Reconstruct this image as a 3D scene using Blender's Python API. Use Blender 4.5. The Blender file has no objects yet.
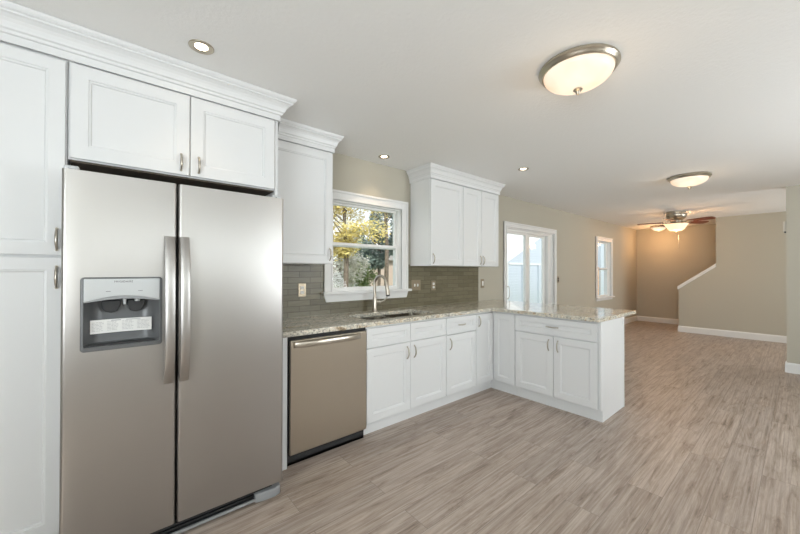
import bpy, bmesh, math, random
from mathutils import Vector, Matrix, noise
random.seed(7)
C = bpy.context.scene.collection
S = bpy.context.scene

# ------------------------------------------------------------------ camera
f_px, yaw, pitch, roll = 335.824, math.radians(49.959), math.radians(.322), math.radians(.119)
fw0 = Vector((math.cos(yaw), math.sin(yaw), 0)); rt = Vector((math.sin(yaw), -math.cos(yaw), 0)); up0 = Vector((0, 0, 1))
fw = fw0*math.cos(pitch)+up0*math.sin(pitch); up = -fw0*math.sin(pitch)+up0*math.cos(pitch)
r2 = rt*math.cos(roll)+up*math.sin(roll); u2 = -rt*math.sin(roll)+up*math.cos(roll)
cam = bpy.data.cameras.new('camera'); camo = bpy.data.objects.new('camera', cam); C.objects.link(camo)
camo.matrix_world = Matrix(((r2.x, u2.x, -fw.x, 0), (r2.y, u2.y, -fw.y, -2.832), (r2.z, u2.z, -fw.z, 1.320), (0, 0, 0, 1)))
cam.sensor_width = 36; cam.lens = f_px*36/800; cam.shift_x = -.0002; cam.shift_y = .0026; cam.clip_start = .02; cam.clip_end = 200
S.camera = camo

# ------------------------------------------------------------------ light
S.view_settings.view_transform = 'Standard'; S.view_settings.look = 'None'; S.view_settings.gamma = 1
S.view_settings.exposure = 0.38
w = bpy.data.worlds.new('sky'); S.world = w; w.use_nodes = True
nt = w.node_tree; bg = nt.nodes['Background']
sky = nt.nodes.new('ShaderNodeTexSky'); sky.sky_type = 'NISHITA'; sky.sun_disc = False
sky.sun_elevation = math.radians(38); sky.sun_rotation = math.radians(200); sky.air_density = 1.0; sky.dust_density = 1.5
tcw = nt.nodes.new('ShaderNodeTexCoord'); cln = nt.nodes.new('ShaderNodeTexNoise'); cln.inputs['Scale'].default_value = 2.6; cln.inputs['Detail'].default_value = 6
nt.links.new(tcw.outputs['Generated'], cln.inputs['Vector'])
clr = nt.nodes.new('ShaderNodeValToRGB'); clr.color_ramp.elements[0].position = .40; clr.color_ramp.elements[1].position = .58; nt.links.new(cln.outputs['Fac'], clr.inputs[0])
sepw = nt.nodes.new('ShaderNodeSeparateXYZ'); nt.links.new(tcw.outputs['Generated'], sepw.inputs[0])
hz = nt.nodes.new('ShaderNodeMapRange'); hz.inputs['From Min'].default_value = .12; hz.inputs['From Max'].default_value = .42; hz.inputs['To Min'].default_value = 1; hz.inputs['To Max'].default_value = 0
nt.links.new(sepw.outputs[2], hz.inputs[0]); mxf = nt.nodes.new('ShaderNodeMath'); mxf.operation = 'MAXIMUM'; nt.links.new(clr.outputs[0], mxf.inputs[0]); nt.links.new(hz.outputs[0], mxf.inputs[1])
sc_ = nt.nodes.new('ShaderNodeVectorMath'); sc_.operation = 'SCALE'; sc_.inputs[3].default_value = .22; nt.links.new(sky.outputs[0], sc_.inputs[0])
mxs = nt.nodes.new('ShaderNodeMix'); mxs.data_type = 'RGBA'; mxs.inputs[7].default_value = (1.12, 1.14, 1.16, 1)
nt.links.new(mxf.outputs[0], mxs.inputs[0]); nt.links.new(sc_.outputs[0], mxs.inputs[6]); nt.links.new(mxs.outputs[2], bg.inputs[0]); bg.inputs[1].default_value = 1.0
sun = bpy.data.lights.new('sun', 'SUN'); sun.energy = 2.6; sun.angle = math.radians(.6); sun.color = (1, .95, .87)
so = bpy.data.objects.new('sun', sun); C.objects.link(so)
so.rotation_euler = Vector((.45, .62, -.62)).to_track_quat('-Z', 'Y').to_euler()

def area(name, loc, d, sx, sy, energy, col):
    l = bpy.data.lights.new(name, 'AREA'); l.shape = 'RECTANGLE'; l.size = sx; l.size_y = sy; l.energy = energy; l.color = col
    o = bpy.data.objects.new(name, l); C.objects.link(o); o.location = loc
    o.rotation_euler = Vector(d).to_track_quat('-Z', 'Y').to_euler(); return o
# added fill lamps outside unseen windows, carrying most of the room's light
area('fill_rear_high', (.9, -5.40, 1.65), (0, 1, .6), 2.5, .55, 12, (.92, .96, 1))  # added so the refrigerator doors catch a bright band
area('fill_rear_side', (3.8, -5.42, 1.42), (-.05, 1, 1.15), 1.8, 1.6, 82, (.92, .96, 1))
area('fill_left', (-2.12, -3.75, 1.40), (1, .05, 1.05), 2.3, 1.5, 112, (.90, .95, 1))
area('fill_living', (8.2, -5.42, 1.35), (0, 1, .6), 2.2, 1.5, 50, (.92, .96, 1))

# ------------------------------------------------------------------ materials
def mat(name, col=(.8, .8, .8), rough=.5, metal=0, **k):
    m = bpy.data.materials.new(name); m.use_nodes = True
    b = m.node_tree.nodes['Principled BSDF']
    b.inputs['Base Color'].default_value = (*col, 1); b.inputs['Roughness'].default_value = rough; b.inputs['Metallic'].default_value = metal
    for a, v in k.items(): b.inputs[a.replace('_', ' ')].default_value = v
    return m
def N(m, t, **k):
    n = m.node_tree.nodes.new(t)
    for a, v in k.items():
        if a in n.inputs.keys() if hasattr(n.inputs, 'keys') else False: n.inputs[a].default_value = v
        else: setattr(n, a, v)
    return n
def L(m, a, b): m.node_tree.links.new(a, b)
def B(m): return m.node_tree.nodes['Principled BSDF']
def coords(m, scale=(1, 1, 1), rot=(0, 0, 0)):
    tc = N(m, 'ShaderNodeTexCoord'); mp = N(m, 'ShaderNodeMapping')
    mp.inputs['Scale'].default_value = scale; mp.inputs['Rotation'].default_value = rot
    L(m, tc.outputs['Object'], mp.inputs[0]); return mp.outputs[0]
def ramp(m, fac, stops):
    r = N(m, 'ShaderNodeValToRGB'); e = r.color_ramp.elements
    while len(e) < len(stops): e.new(.5)
    for i, (p, c) in enumerate(stops): e[i].position = p; e[i].color = (*c, 1)
    L(m, fac, r.inputs[0]); return r.outputs[0]
def nz(m, vec, scale, detail=4, rough=.5, dist=0):
    n = N(m, 'ShaderNodeTexNoise'); n.inputs['Scale'].default_value = scale; n.inputs['Detail'].default_value = detail
    n.inputs['Roughness'].default_value = rough; n.inputs['Distortion'].default_value = dist
    L(m, vec, n.inputs['Vector']); return n.outputs['Fac']
def mix(m, a, b, fac, mode='MIX'):
    n = N(m, 'ShaderNodeMix'); n.data_type = 'RGBA'; n.blend_type = mode
    for s, v in ((0, fac), (6, a), (7, b)):
        if isinstance(v, (int, float)): n.inputs[s].default_value = v
        elif isinstance(v, tuple): n.inputs[s].default_value = (*v, 1)
        else: L(m, v, n.inputs[s])
    return n.outputs[2]
def bump(m, h, strength=.2, dist=.002):
    n = N(m, 'ShaderNodeBump'); n.inputs['Strength'].default_value = strength; n.inputs['Distance'].default_value = dist
    L(m, h, n.inputs['Height']); L(m, n.outputs[0], B(m).inputs['Normal'])

WHITE = mat('white_cabinet_paint', (.755, .765, .77), .34)
TRIM = mat('white_trim_paint', (.80, .80, .79), .4)
VINYL = mat('white_vinyl', (.82, .82, .80), .35)
WALLP = mat('greige_wall_paint', (.495, .465, .388), .75); v = coords(WALLP); bump(WALLP, nz(WALLP, v, 140, 3), .12, .001)
CEIL = mat('ceiling_paint', (.88, .88, .865), .85); v = coords(CEIL); bump(CEIL, nz(CEIL, v, 45, 4, .6), .55, .004)
DARK = mat('dark_plastic', (.022, .023, .025), .45)
BLACK = mat('black_gasket', (.01, .01, .01), .6)
GREYP = mat('grey_plastic', (.30, .31, .32), .38)
LGREY = mat('silver_plastic', (.58, .60, .61), .28, .3)
PAPER = mat('label_paper', (.78, .78, .76), .6)
INK = mat('ink', (.10, .10, .11), .6)
NICKEL = mat('brushed_nickel', (.52, .475, .41), .28, 1)
FIXT = mat('fixture_nickel', (.50, .45, .37), .32, 1)
CHROME = mat('polished_steel', (.68, .66, .63), .14, 1)
STEELDK = mat('sink_steel', (.36, .33, .28), .22, 1)
DARKIN = mat('dark_brown_underside', (.10, .08, .06), .8)  # plain dark brown, used under the cabinet above the refrigerator
GLASSW = mat('white_receptacle', (.85, .85, .82), .4)
PLATE = mat('bronze_nickel_plate', (.36, .30, .22), .35, .8)
def steel(name, col, rough, axis):
    m = mat(name, col, rough, 1, Anisotropic=.45)
    sc = {'x': (1.5, 60, 420), 'z': (420, 60, 1.5)}[axis]
    n = nz(m, coords(m, sc), 1.0, 3, .6)
    mr = N(m, 'ShaderNodeMapRange'); mr.inputs['To Min'].default_value = rough-.05; mr.inputs['To Max'].default_value = rough+.07
    L(m, n, mr.inputs[0]); L(m, mr.outputs[0], B(m).inputs['Roughness']); bump(m, n, .035, .0006)
    t = N(m, 'ShaderNodeTangent'); t.direction_type = 'RADIAL'; t.axis = 'Z'
    return m
STEEL = steel('brushed_stainless_steel', (.47, .455, .44), .34, 'x')
STEELDW = steel('warm_brushed_stainless_steel', (.50, .445, .365), .33, 'x')
def glassy():
    m = bpy.data.materials.new('window_glass'); m.use_nodes = True; t = m.node_tree; t.nodes.clear()
    o = t.nodes.new('ShaderNodeOutputMaterial'); mx = t.nodes.new('ShaderNodeMixShader'); tr = t.nodes.new('ShaderNodeBsdfTransparent')
    gl = t.nodes.new('ShaderNodeBsdfGlossy'); gl.inputs['Roughness'].default_value = .02; mx.inputs[0].default_value = .016
    tr.inputs[0].default_value = (.96, .98, .97, 1)
    t.links.new(tr.outputs[0], mx.inputs[1]); t.links.new(gl.outputs[0], mx.inputs[2]); t.links.new(mx.outputs[0], o.inputs[0]); return m
GLASS = glassy()
def glow(name, col, s, base=(.8, .75, .68)):
    m = mat(name, base, .4); b = B(m); b.inputs['Emission Color'].default_value = (*col, 1); b.inputs['Emission Strength'].default_value = s; return m
BOWL = glow('frosted_lit_glass', (1, .74, .50), .62, (.42, .38, .33))
v = coords(BOWL); n_ = nz(BOWL, v, 5, 2, .5, .4)
L(BOWL, ramp(BOWL, n_, [(.3, (1, .66, .42)), (.65, (1, .86, .68))]), B(BOWL).inputs['Emission Color'])
BOWLF = glow('bright_frosted_glass', (1, .66, .38), 1.1, (.4, .35, .3))
BULB = glow('lit_lamp', (1, .80, .58), 14)

# oak-look vinyl plank floor, boards running along x
def floor_mat():
    m = mat('grey_oak_plank', (.4, .35, .3), .42)
    v = coords(m)
    br = N(m, 'ShaderNodeTexBrick'); br.offset = .37; br.offset_frequency = 2; br.squash = 1
    for a, q in (('Scale', 1), ('Brick Width', 1.22), ('Row Height', .178), ('Mortar Size', .0013), ('Mortar Smooth', .2), ('Bias', 0)): br.inputs[a].default_value = q
    br.inputs['Color1'].default_value = (0, 0, 0, 1); br.inputs['Color2'].default_value = (1, 1, 1, 1); br.inputs['Mortar'].default_value = (.5, .5, .5, 1)
    L(m, v, br.inputs['Vector'])
    # per-board shift of the grain
    sep = N(m, 'ShaderNodeSeparateXYZ'); L(m, v, sep.inputs[0])
    cb = N(m, 'ShaderNodeCombineXYZ'); mm = N(m, 'ShaderNodeMath'); mm.operation = 'MULTIPLY'; mm.inputs[1].default_value = 37.0
    L(m, br.outputs['Color'], mm.inputs[0]); L(m, mm.outputs[0], cb.inputs[2]); L(m, sep.outputs[0], cb.inputs[0]); L(m, sep.outputs[1], cb.inputs[1])
    def st(sx, sy):
        mp = N(m, 'ShaderNodeMapping'); mp.inputs['Scale'].default_value = (sx, sy, 1); L(m, cb.outputs[0], mp.inputs[0]); return mp.outputs[0]
    g1 = nz(m, st(.7, 34), 2.0, 8, .68, .15); g2 = nz(m, st(4, 170), 1.6, 4, .65, .2); g3 = nz(m, st(1.1, 7.5), 2.4, 7, .70, .8)
    base = ramp(m, g1, [(.28, (.265, .212, .18)), (.45, (.395, .332, .287)), (.56, (.475, .408, .36)), (.72, (.57, .50, .447))])
    tint = ramp(m, br.outputs['Color'], [(0, (.91, .90, .90)), (.5, (1.0, .98, .965)), (1, (1.07, 1.06, 1.05))])
    c = mix(m, base, tint, .9, 'MULTIPLY')
    fine = ramp(m, g2, [(.35, (.74, .72, .70)), (.62, (1.06, 1.06, 1.05))]); c = mix(m, c, fine, .55, 'MULTIPLY')
    kn = ramp(m, g3, [(.34, (.50, .44, .39)), (.44, (.86, .82, .78)), (.58, (1.05, 1.05, 1.05))]); c = mix(m, c, kn, .85, 'MULTIPLY')
    c = mix(m, c, (.22, .18, .155), br.outputs['Fac'])
    L(m, c, B(m).inputs['Base Color']); bump(m, g2, .12, .001)
    rr = N(m, 'ShaderNodeMapRange'); rr.inputs['To Min'].default_value = .32; rr.inputs['To Max'].default_value = .5; L(m, g1, rr.inputs[0]); L(m, rr.outputs[0], B(m).inputs['Roughness'])
    return m
FLOOR = floor_mat()
def granite():
    m = mat('veined_granite', (.6, .6, .5), .12, 0, Coat_Weight=.3)
    v = coords(m, (1, 1, 1), (0, 0, .25))
    vs = coords(m, (1.3, 7, 7), (0, 0, .12))
    a = nz(m, vs, 2.6, 7, .68, 1.2); b = nz(m, v, 55, 4, .7); d = nz(m, vs, 7, 5, .7, 2.0)
    c = ramp(m, a, [(.28, (.20, .15, .10)), (.38, (.54, .43, .30)), (.47, (.82, .79, .72)), (.56, (.44, .42, .38)), (.64, (.88, .87, .81)), (.78, (.54, .44, .32))])
    c = mix(m, c, ramp(m, d, [(.36, (.10, .09, .08)), (.46, (.75, .73, .66)), (.7, (.95, .93, .86))]), .45, 'MULTIPLY')
    c = mix(m, c, ramp(m, b, [(.38, (.10, .09, .08)), (.47, (1.0, 1.0, .98)), (.66, (1.5, 1.48, 1.4))]), .6, 'MULTIPLY')
    L(m, c, B(m).inputs['Base Color']); return m
GRAN = granite()
def tile_mat():
    m = mat('olive_glass_tile', (.2, .18, .14), .22)
    tc = N(m, 'ShaderNodeTexCoord'); sp = N(m, 'ShaderNodeSeparateXYZ'); cb = N(m, 'ShaderNodeCombineXYZ')
    L(m, tc.outputs['Object'], sp.inputs[0]); L(m, sp.outputs[0], cb.inputs[0]); L(m, sp.outputs[2], cb.inputs[1])
    br = N(m, 'ShaderNodeTexBrick'); br.offset = .5
    for a, q in (('Scale', 1), ('Brick Width', .203), ('Row Height', .0505), ('Mortar Size', .0021), ('Mortar Smooth', .1), ('Bias', 0)): br.inputs[a].default_value = q
    br.inputs['Color1'].default_value = (.142, .124, .076, 1); br.inputs['Color2'].default_value = (.200, .180, .118, 1); br.inputs['Mortar'].default_value = (.07, .062, .04, 1)
    L(m, cb.outputs[0], br.inputs['Vector'])
    mp = N(m, 'ShaderNodeMapping'); mp.inputs['Scale'].default_value = (6, 60, 1); L(m, cb.outputs[0], mp.inputs[0])
    s = nz(m, mp.outputs[0], 1.5, 4, .6, .5)
    c = mix(m, br.outputs['Color'], ramp(m, s, [(.3, (.8, .8, .78)), (.7, (1.15, 1.13, 1.1))]), .8, 'MULTIPLY')
    L(m, c, B(m).inputs['Base Color'])
    inv = N(m, 'ShaderNodeMath'); inv.operation = 'SUBTRACT'; inv.inputs[0].default_value = 1; L(m, br.outputs['Fac'], inv.inputs[1]); bump(m, inv.outputs[0], .5, .0015)
    return m
TILE = tile_mat(); B(TILE).inputs['Roughness'].default_value = .34
def siding_mat(name, c1, c2, h):
    m = mat(name, c1, .6); tc = N(m, 'ShaderNodeTexCoord'); sp = N(m, 'ShaderNodeSeparateXYZ'); L(m, tc.outputs['Object'], sp.inputs[0])
    q = N(m, 'ShaderNodeMath'); q.operation = 'MULTIPLY'; q.inputs[1].default_value = 1/h; L(m, sp.outputs[2], q.inputs[0])
    fr = N(m, 'ShaderNodeMath'); fr.operation = 'FRACT'; L(m, q.outputs[0], fr.inputs[0])
    L(m, ramp(m, fr.outputs[0], [(0, c2), (.1, c1), (1, c1)]), B(m).inputs['Base Color']); bump(m, fr.outputs[0], .6, .02); return m
SIDING = siding_mat('blue_grey_siding', (.48, .54, .61), (.36, .42, .49), .115)
def brick_mat():
    m = mat('red_brick', (.4, .2, .13), .8)
    v = coords(m, (1, 1, 1), (math.pi/2, 0, 0)); br = N(m, 'ShaderNodeTexBrick')
    for a, q in (('Scale', 1), ('Brick Width', .4), ('Row Height', .13), ('Mortar Size', .012)): br.inputs[a].default_value = q
    br.inputs['Color1'].default_value = (.50, .24, .13, 1); br.inputs['Color2'].default_value = (.62, .38, .22, 1); br.inputs['Mortar'].default_value = (.6, .56, .5, 1)
    L(m, v, br.inputs['Vector']); L(m, br.outputs['Color'], B(m).inputs['Base Color']); return m
BRICK = brick_mat()
def two(name, c1, c2, sc, rough=.8):
    m = mat(name, c1, rough); L(m, ramp(m, nz(m, coords(m), sc, 3, .6), [(.35, c1), (.65, c2)]), B(m).inputs['Base Color']); return m
GRASS = two('lawn', (.16, .20, .07), (.30, .32, .14), 6)
CONC = two('pale_concrete', (.62, .61, .58), (.72, .71, .68), 3)
BARK = two('bark', (.12, .09, .07), (.22, .18, .14), 20)
LEAF_Y = two('yellow_green_leaves', (.62, .50, .14), (.80, .70, .30), 3)
LEAF_G = two('green_leaves', (.16, .26, .09), (.36, .42, .16), 3)
LEAF_B = two('blue_green_needles', (.13, .19, .17), (.24, .30, .26), 3)
LEAF_W = two('pale_blossom', (.46, .44, .34), (.86, .83, .75), 3)
ROOF = two('shingles', (.35, .33, .32), (.46, .43, .41), 12)
FENCE = two('pale_fence_wood', (.66, .56, .46), (.76, .68, .58), 8)
WOODRED = two('cherry_fan_blade', (.13, .028, .014), (.19, .045, .02), 14, .35)
PALEBL = mat('white_house_paint', (.8, .78, .74), .6)

# ------------------------------------------------------------------ mesh helpers
def obj(name, bm, m, parent=None, smooth=False, bevel=0, seg=2, ang=40):
    me = bpy.data.meshes.new(name)
    off = Vector((0, 0, 0)); p = parent
    while p is not None: off += p.location; p = p.parent
    if off.length > 0: bmesh.ops.translate(bm, vec=-off, verts=bm.verts)
    bmesh.ops.recalc_face_normals(bm, faces=bm.faces)
    bm.to_mesh(me); bm.free()
    for mm in (m if isinstance(m, (list, tuple)) else [m]): me.materials.append(mm)
    if smooth:
        for p in me.polygons: p.use_smooth = True
        me.set_sharp_from_angle(angle=math.radians(ang))
    o = bpy.data.objects.new(name, me); C.objects.link(o)
    if parent is not None: o.parent = parent
    if bevel:
        b = o.modifiers.new('bevel', 'BEVEL'); b.width = bevel; b.segments = seg; b.limit_method = 'ANGLE'; b.angle_limit = math.radians(35)
        b.harden_normals = True
        for p in me.polygons: p.use_smooth = True
        me.set_sharp_from_angle(angle=math.radians(35))
    return o
def thing(name, label, cat, loc=(0, 0, 0), group=None):
    o = bpy.data.objects.new(name, None); C.objects.link(o); o.location = loc; o.empty_display_size = .05
    o['label'] = label; o['category'] = cat
    if group: o['group'] = group
    bpy.context.view_layer.update(); return o
def tag(o, label, cat, group=None):
    o['label'] = label; o['category'] = cat
    if group: o['group'] = group
    return o
def struct(name, bm, m, **k):
    o = obj(name, bm, m, **k); o['kind'] = 'structure'; return o
def sroot(name, loc=(0, 0, 0)):
    o = bpy.data.objects.new(name, None); C.objects.link(o); o.location = loc; o['kind'] = 'structure'; o.empty_display_size = .05; return o
def new(): return bmesh.new()
def box(bm, x0, x1, y0, y1, z0, z1, mi=0):
    vs = [bm.verts.new((x, y, z)) for x in (x0, x1) for y in (y0, y1) for z in (z0, z1)]
    for q in ((0, 1, 3, 2), (4, 6, 7, 5), (0, 4, 5, 1), (2, 3, 7, 6), (0, 2, 6, 4), (1, 5, 7, 3)):
        f = bm.faces.new([vs[i] for i in q]); f.material_index = mi
    return bm
def bx(*a): return box(new(), *a)
def ringbox(bm, frame, out, inn, n0, n1):
    """rectangular frame prism; out / inn = (u0,u1,v0,v1); frame maps (u,v,n)->world"""
    def pts(r, n): return [bm.verts.new(frame(u, v, n)) for u, v in ((r[0], r[2]), (r[1], r[2]), (r[1], r[3]), (r[0], r[3]))]
    a, b, c, d = pts(out, n1), pts(inn, n1), pts(out, n0), pts(inn, n0)
    for i in range(4):
        j = (i+1) % 4
        bm.faces.new((a[i], a[j], b[j], b[i])); bm.faces.new((c[j], c[i], d[i], d[j]))
        bm.faces.new((c[i], c[j], a[j], a[i])); bm.faces.new((b[i], b[j], d[j], d[i]))
    return bm
def FY(y): return lambda u, v, n: Vector((u, y-n, v))     # faces -Y
def FX(x): return lambda u, v, n: Vector((x-n, u, v))     # faces -X
def shaker(bm, F, u0, u1, v0, v1, s=.060, t=.020, bead=.008, dp=.012):
    ins = [(0, 0), (0, t-.0015), (.0015, t), (s, t), (s+.001, t-.004), (s+bead, t-.005), (s+bead+.004, t-dp)]
    rings = []
    for i, n in ins: rings.append([bm.verts.new(F(u, v, n)) for u, v in ((u0+i, v0+i), (u1-i, v0+i), (u1-i, v1-i), (u0+i, v1-i))])
    for a, b in zip(rings, rings[1:]):
        for k in range(4): bm.faces.new((a[k], a[(k+1) % 4], b[(k+1) % 4], b[k]))
    bm.faces.new(rings[-1]); bm.faces.new(rings[0][::-1]); return bm
def tube(bm, pts, rad, seg=10, flat=None, cap=True):
    """round tube along pts; rad number or list; flat=(axis vector, factor) squashes"""
    pts = [Vector(p) for p in pts]; n = len(pts); rings = []
    prev = None
    for i, p in enumerate(pts):
        t = (pts[min(i+1, n-1)]-pts[max(i-1, 0)]).normalized()
        if prev is None: a = Vector((0, 0, 1)) if abs(t.z) < .9 else Vector((1, 0, 0)); x = t.cross(a).normalized()
        else: x = (prev-t*prev.dot(t)).normalized()
        prev = x; y = t.cross(x); r = rad[i] if isinstance(rad, (list, tuple)) else rad
        ring = []
        for k in range(seg):
            d = x*math.cos(2*math.pi*k/seg)*r+y*math.sin(2*math.pi*k/seg)*r
            if flat: ax, fa = flat; d = d-ax*d.dot(ax)*(1-fa)
            ring.append(bm.verts.new(p+d))
        rings.append(ring)
    for a, b in zip(rings, rings[1:]):
        for k in range(seg): bm.faces.new((a[k], a[(k+1) % seg], b[(k+1) % seg], b[k]))
    if cap: bm.faces.new(rings[0][::-1]); bm.faces.new(rings[-1])
    return bm
def lathe(bm, c, prof, seg=40, cap=False):
    c = Vector(c); rings = []
    for r, z in prof:
        if r < 1e-5: rings.append([bm.verts.new(c+Vector((0, 0, z)))])
        else: rings.append([bm.verts.new(c+Vector((r*math.cos(2*math.pi*k/seg), r*math.sin(2*math.pi*k/seg), z))) for k in range(seg)])
    for a, b in zip(rings, rings[1:]):
        for k in range(seg):
            q = [a[k % len(a)], a[(k+1) % len(a)], b[(k+1) % len(b)], b[k % len(b)]]
            u = list(dict.fromkeys(q))
            if len(u) > 2: bm.faces.new(u)
    return bm
def sweep(bm, path, prof, closed=False):
    """path: xy points, prof: (offset to the right of travel, z); mitred corners"""
    P = [Vector((p[0], p[1])) for p in path]; n = len(P); rings = []
    for i in range(n):
        ns = []
        if i > 0: d = (P[i]-P[i-1]).normalized(); ns.append(Vector((d.y, -d.x)))
        if i < n-1: d = (P[i+1]-P[i]).normalized(); ns.append(Vector((d.y, -d.x)))
        if len(ns) == 2: m = (ns[0]+ns[1]).normalized(); m = m/m.dot(ns[0])
        else: m = ns[0]
        rings.append([bm.verts.new((P[i].x+m.x*o, P[i].y+m.y*o, z)) for o, z in prof])
    k = len(prof)
    for a, b in zip(rings, rings[1:]):
        for j in range(k): bm.faces.new((a[j], a[(j+1) % k], b[(j+1) % k], b[j]))
    bm.faces.new(rings[0][::-1]); bm.faces.new(rings[-1]); return bm
def prism(bm, poly, F, n0, n1):
    a = [bm.verts.new(F(u, v, n0)) for u, v in poly]; b = [bm.verts.new(F(u, v, n1)) for u, v in poly]
    bm.faces.new(a[::-1]); bm.faces.new(b)
    for i in range(len(poly)):
        j = (i+1) % len(poly); bm.faces.new((a[i], a[j], b[j], b[i]))
    return bm
def dup(root, loc, label=None, group=None):
    r = root.copy(); C.objects.link(r); r.location = loc
    if label: r['label'] = label
    if group: r['group'] = group
    for ch in list(root.children):
        c = ch.copy(); C.objects.link(c); c.parent = r
        for g in ch.children:
            d = g.copy(); C.objects.link(d); d.parent = c
    return r

# ------------------------------------------------------------------ structure: shell
H = 2.44; XL, YB, XF = -1.9, -5.2, 10.713
struct('floor', bx(XL-.1, XF+.1, YB-.1, .1, -.1, 0), FLOOR)
struct('ceiling', bx(XL-.1, XF+.1, YB-.1, .1, H, H+.1), CEIL)
def wall_with_holes(bm, axis, p0, p1, a0, a1, holes):
    """axis 'y': slab y in p0..p1 spanning x a0..a1; axis 'x' likewise. holes=(a,b,z0,z1)"""
    hs = sorted(holes); cur = a0
    def bb(a, b, z0, z1):
        if b-a < 1e-4 or z1-z0 < 1e-4: return
        if axis == 'y': box(bm, a, b, p0, p1, z0, z1)
        else: box(bm, p0, p1, a, b, z0, z1)
    for a, b, z0, z1 in hs:
        bb(cur, a, 0, H); bb(a, b, 0, z0); bb(a, b, z1, H); cur = b
    bb(cur, a1, 0, H); return bm
W1 = (1.54, 2.395, 1.120, 2.000); D1 = (4.455, 5.965, 0, 1.99); W2 = (7.955, 8.775, .745, 2.0)
struct('wall_kitchen', wall_with_holes(new(), 'y', 0, .14, XL, XF, [W1, D1, W2]), WALLP)
RB = [(-.4, 2.2, 1.35, 1.95), (2.9, 4.7, .6, 2.2), (7.1, 9.2, .6, 2.15)]
struct('wall_back', wall_with_holes(new(), 'y', YB-.14, YB, XL, XF, RB), WALLP)
struct('wall_left', wall_with_holes(new(), 'x', XL-.14, XL, YB, 0, [(-4.9, -2.6, .6, 2.2)]), WALLP)
struct('wall_far', bx(XF, XF+.14, YB, 0, 0, H), WALLP)
struct('wall_partition', bx(6.734, 6.854, YB, -2.718, 0, H), WALLP)
# stair wall with sloping knee part
F = FX(9.474)
struct('wall_stair', prism(new(), [(-1.112, 0), (-1.112, .955), (-1.716, 1.42), (-1.716, H), (YB, H), (YB, 0)], F, -.12, 0), WALLP)
bm = new(); prism(bm, [(-1.092, .945), (-1.092, .995), (-1.716, 1.487), (-1.716, 1.417), (-1.10, .925)], F, -.145, .025)
struct('trim_1', bm, TRIM, bevel=.004)
bm = new()
for i in range(9): box(bm, 9.60, 10.70, -1.12-(i+1)*.26, -1.12-i*.26, 0, min(H-.02, .19*(i+1)))
struct('staircase', bm, two('carpet', (.42, .38, .33), (.5, .46, .4), 60), bevel=.01)

BB = [(0, 0), (.016, 0), (.016, .105), (.012, .118), (.006, .128), (0, .130)]
struct('baseboard_far', sweep(new(), [(6.2, 0), (XF, 0), (XF, -1.112)], BB), TRIM)
struct('baseboard_stair', sweep(new(), [(9.594, -1.112), (9.474, -1.112), (9.474, YB)], BB), TRIM)
struct('baseboard_partition', sweep(new(), [(6.854, YB), (6.854, -2.718), (6.734, -2.718), (6.734, YB)][::-1], [(-a, b) for a, b in BB]), TRIM)
struct('baseboard_left', sweep(new(), [(XL, YB), (XL, 0), (-.80, 0)], BB), TRIM)
struct('baseboard_back', sweep(new(), [(6.734, YB), (XL, YB)], BB), TRIM)

# ------------------------------------------------------------------ windows
def casing(bm, F, x0, x1, z0, z1, cw, bottom=False):
    """picture-frame casing, stepped profile"""
    zo = z0-cw if bottom else z0
    for (a, b, n) in ((0, cw, .014), (.0, .018, .020), (cw-.022, cw, .024)):
        ringish = [(x0-b, x1+b, z0 - (b if bottom else 0), z1+b), (x0-a, x1+a, z0-(a if bottom else 0), z1+a)]
        o, i = ringish
        if bottom: ringbox(bm, F, o, i, 0, n)
        else:
            for q in ((o[0], i[0], z0, o[3]), (i[1], o[1], z0, o[3]), (i[0], i[1], i[3], o[3])):
                prism(bm, [(q[0], q[2]), (q[1], q[2]), (q[1], q[3]), (q[0], q[3])], F, 0, n)
    return bm
def sash(root, F, x0, x1, z0, z1, n0, n1, fr=.04):
    bm = new(); ringbox(bm, F, (x0, x1, z0, z1), (x0+fr, x1-fr, z0+fr, z1-fr), n0, n1)
    s = obj('sash', bm, VINYL, root, bevel=.002)
    nm = (n0+n1)/2; bm = new(); prism(bm, [(x0+fr, z0+fr), (x1-fr, z0+fr), (x1-fr, z1-fr), (x0+fr, z1-fr)], F, nm-.003, nm+.003)
    obj('pane', bm, GLASS, s); return s
def window(name, W, cw, wall_t=.14, F=FY(0), sill_ext=.06, liner=.005, mid=None, apr=.06, srev=.055):
    x0, x1, z0, z1 = W; r = sroot(name, tuple(F((x0+x1)/2, z0, 0)))
    bm = new(); ringbox(bm, F, (x0, x1, z0, z1), (x0+liner, x1-liner, z0+liner, z1-liner), -wall_t, .002); obj('jamb', bm, TRIM, r)
    obj('casing', casing(new(), F, x0+.004, x1-.004, z0, z1-.004, cw), TRIM, r, bevel=.003)
    bm = new(); prism(bm, [(x0-cw-.02, z0-.022), (x1+cw+.02, z0-.022), (x1+cw+.02, z0+.003), (x0-cw-.02, z0+.003)], F, -.03, sill_ext); obj('window_sill', bm, TRIM, r, bevel=.005)
    bm = new(); prism(bm, [(x0-cw+.025, z0-.022-apr), (x1+cw-.025, z0-.022-apr), (x1+cw, z0-.022), (x0-cw, z0-.022)], F, 0, .018); obj('apron', bm, TRIM, r, bevel=.003)
    a0, a1, b0, b1 = x0+liner, x1-liner, z0+liner, z1-liner
    bm = new(); ringbox(bm, F, (a0, a1, b0, b1), (a0+.008, a1-.008, b0+.008, b1-.008), -.125, -.03); obj('window_frame', bm, VINYL, r)
    m = mid or (b0+b1)/2; fr = srev
    sash(r, F, a0+.008, a1-.008, m-.020, b1-.008, -.108, -.078, fr*.8)
    sash(r, F, a0+.008, a1-.008, b0+.006, m+.020, -.076, -.046, fr)
    return r
window('window_1', W1, .090, mid=1.577, apr=.070, srev=.028)
window('window_2', W2, .085, mid=1.373, apr=.05, srev=.032)
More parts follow.
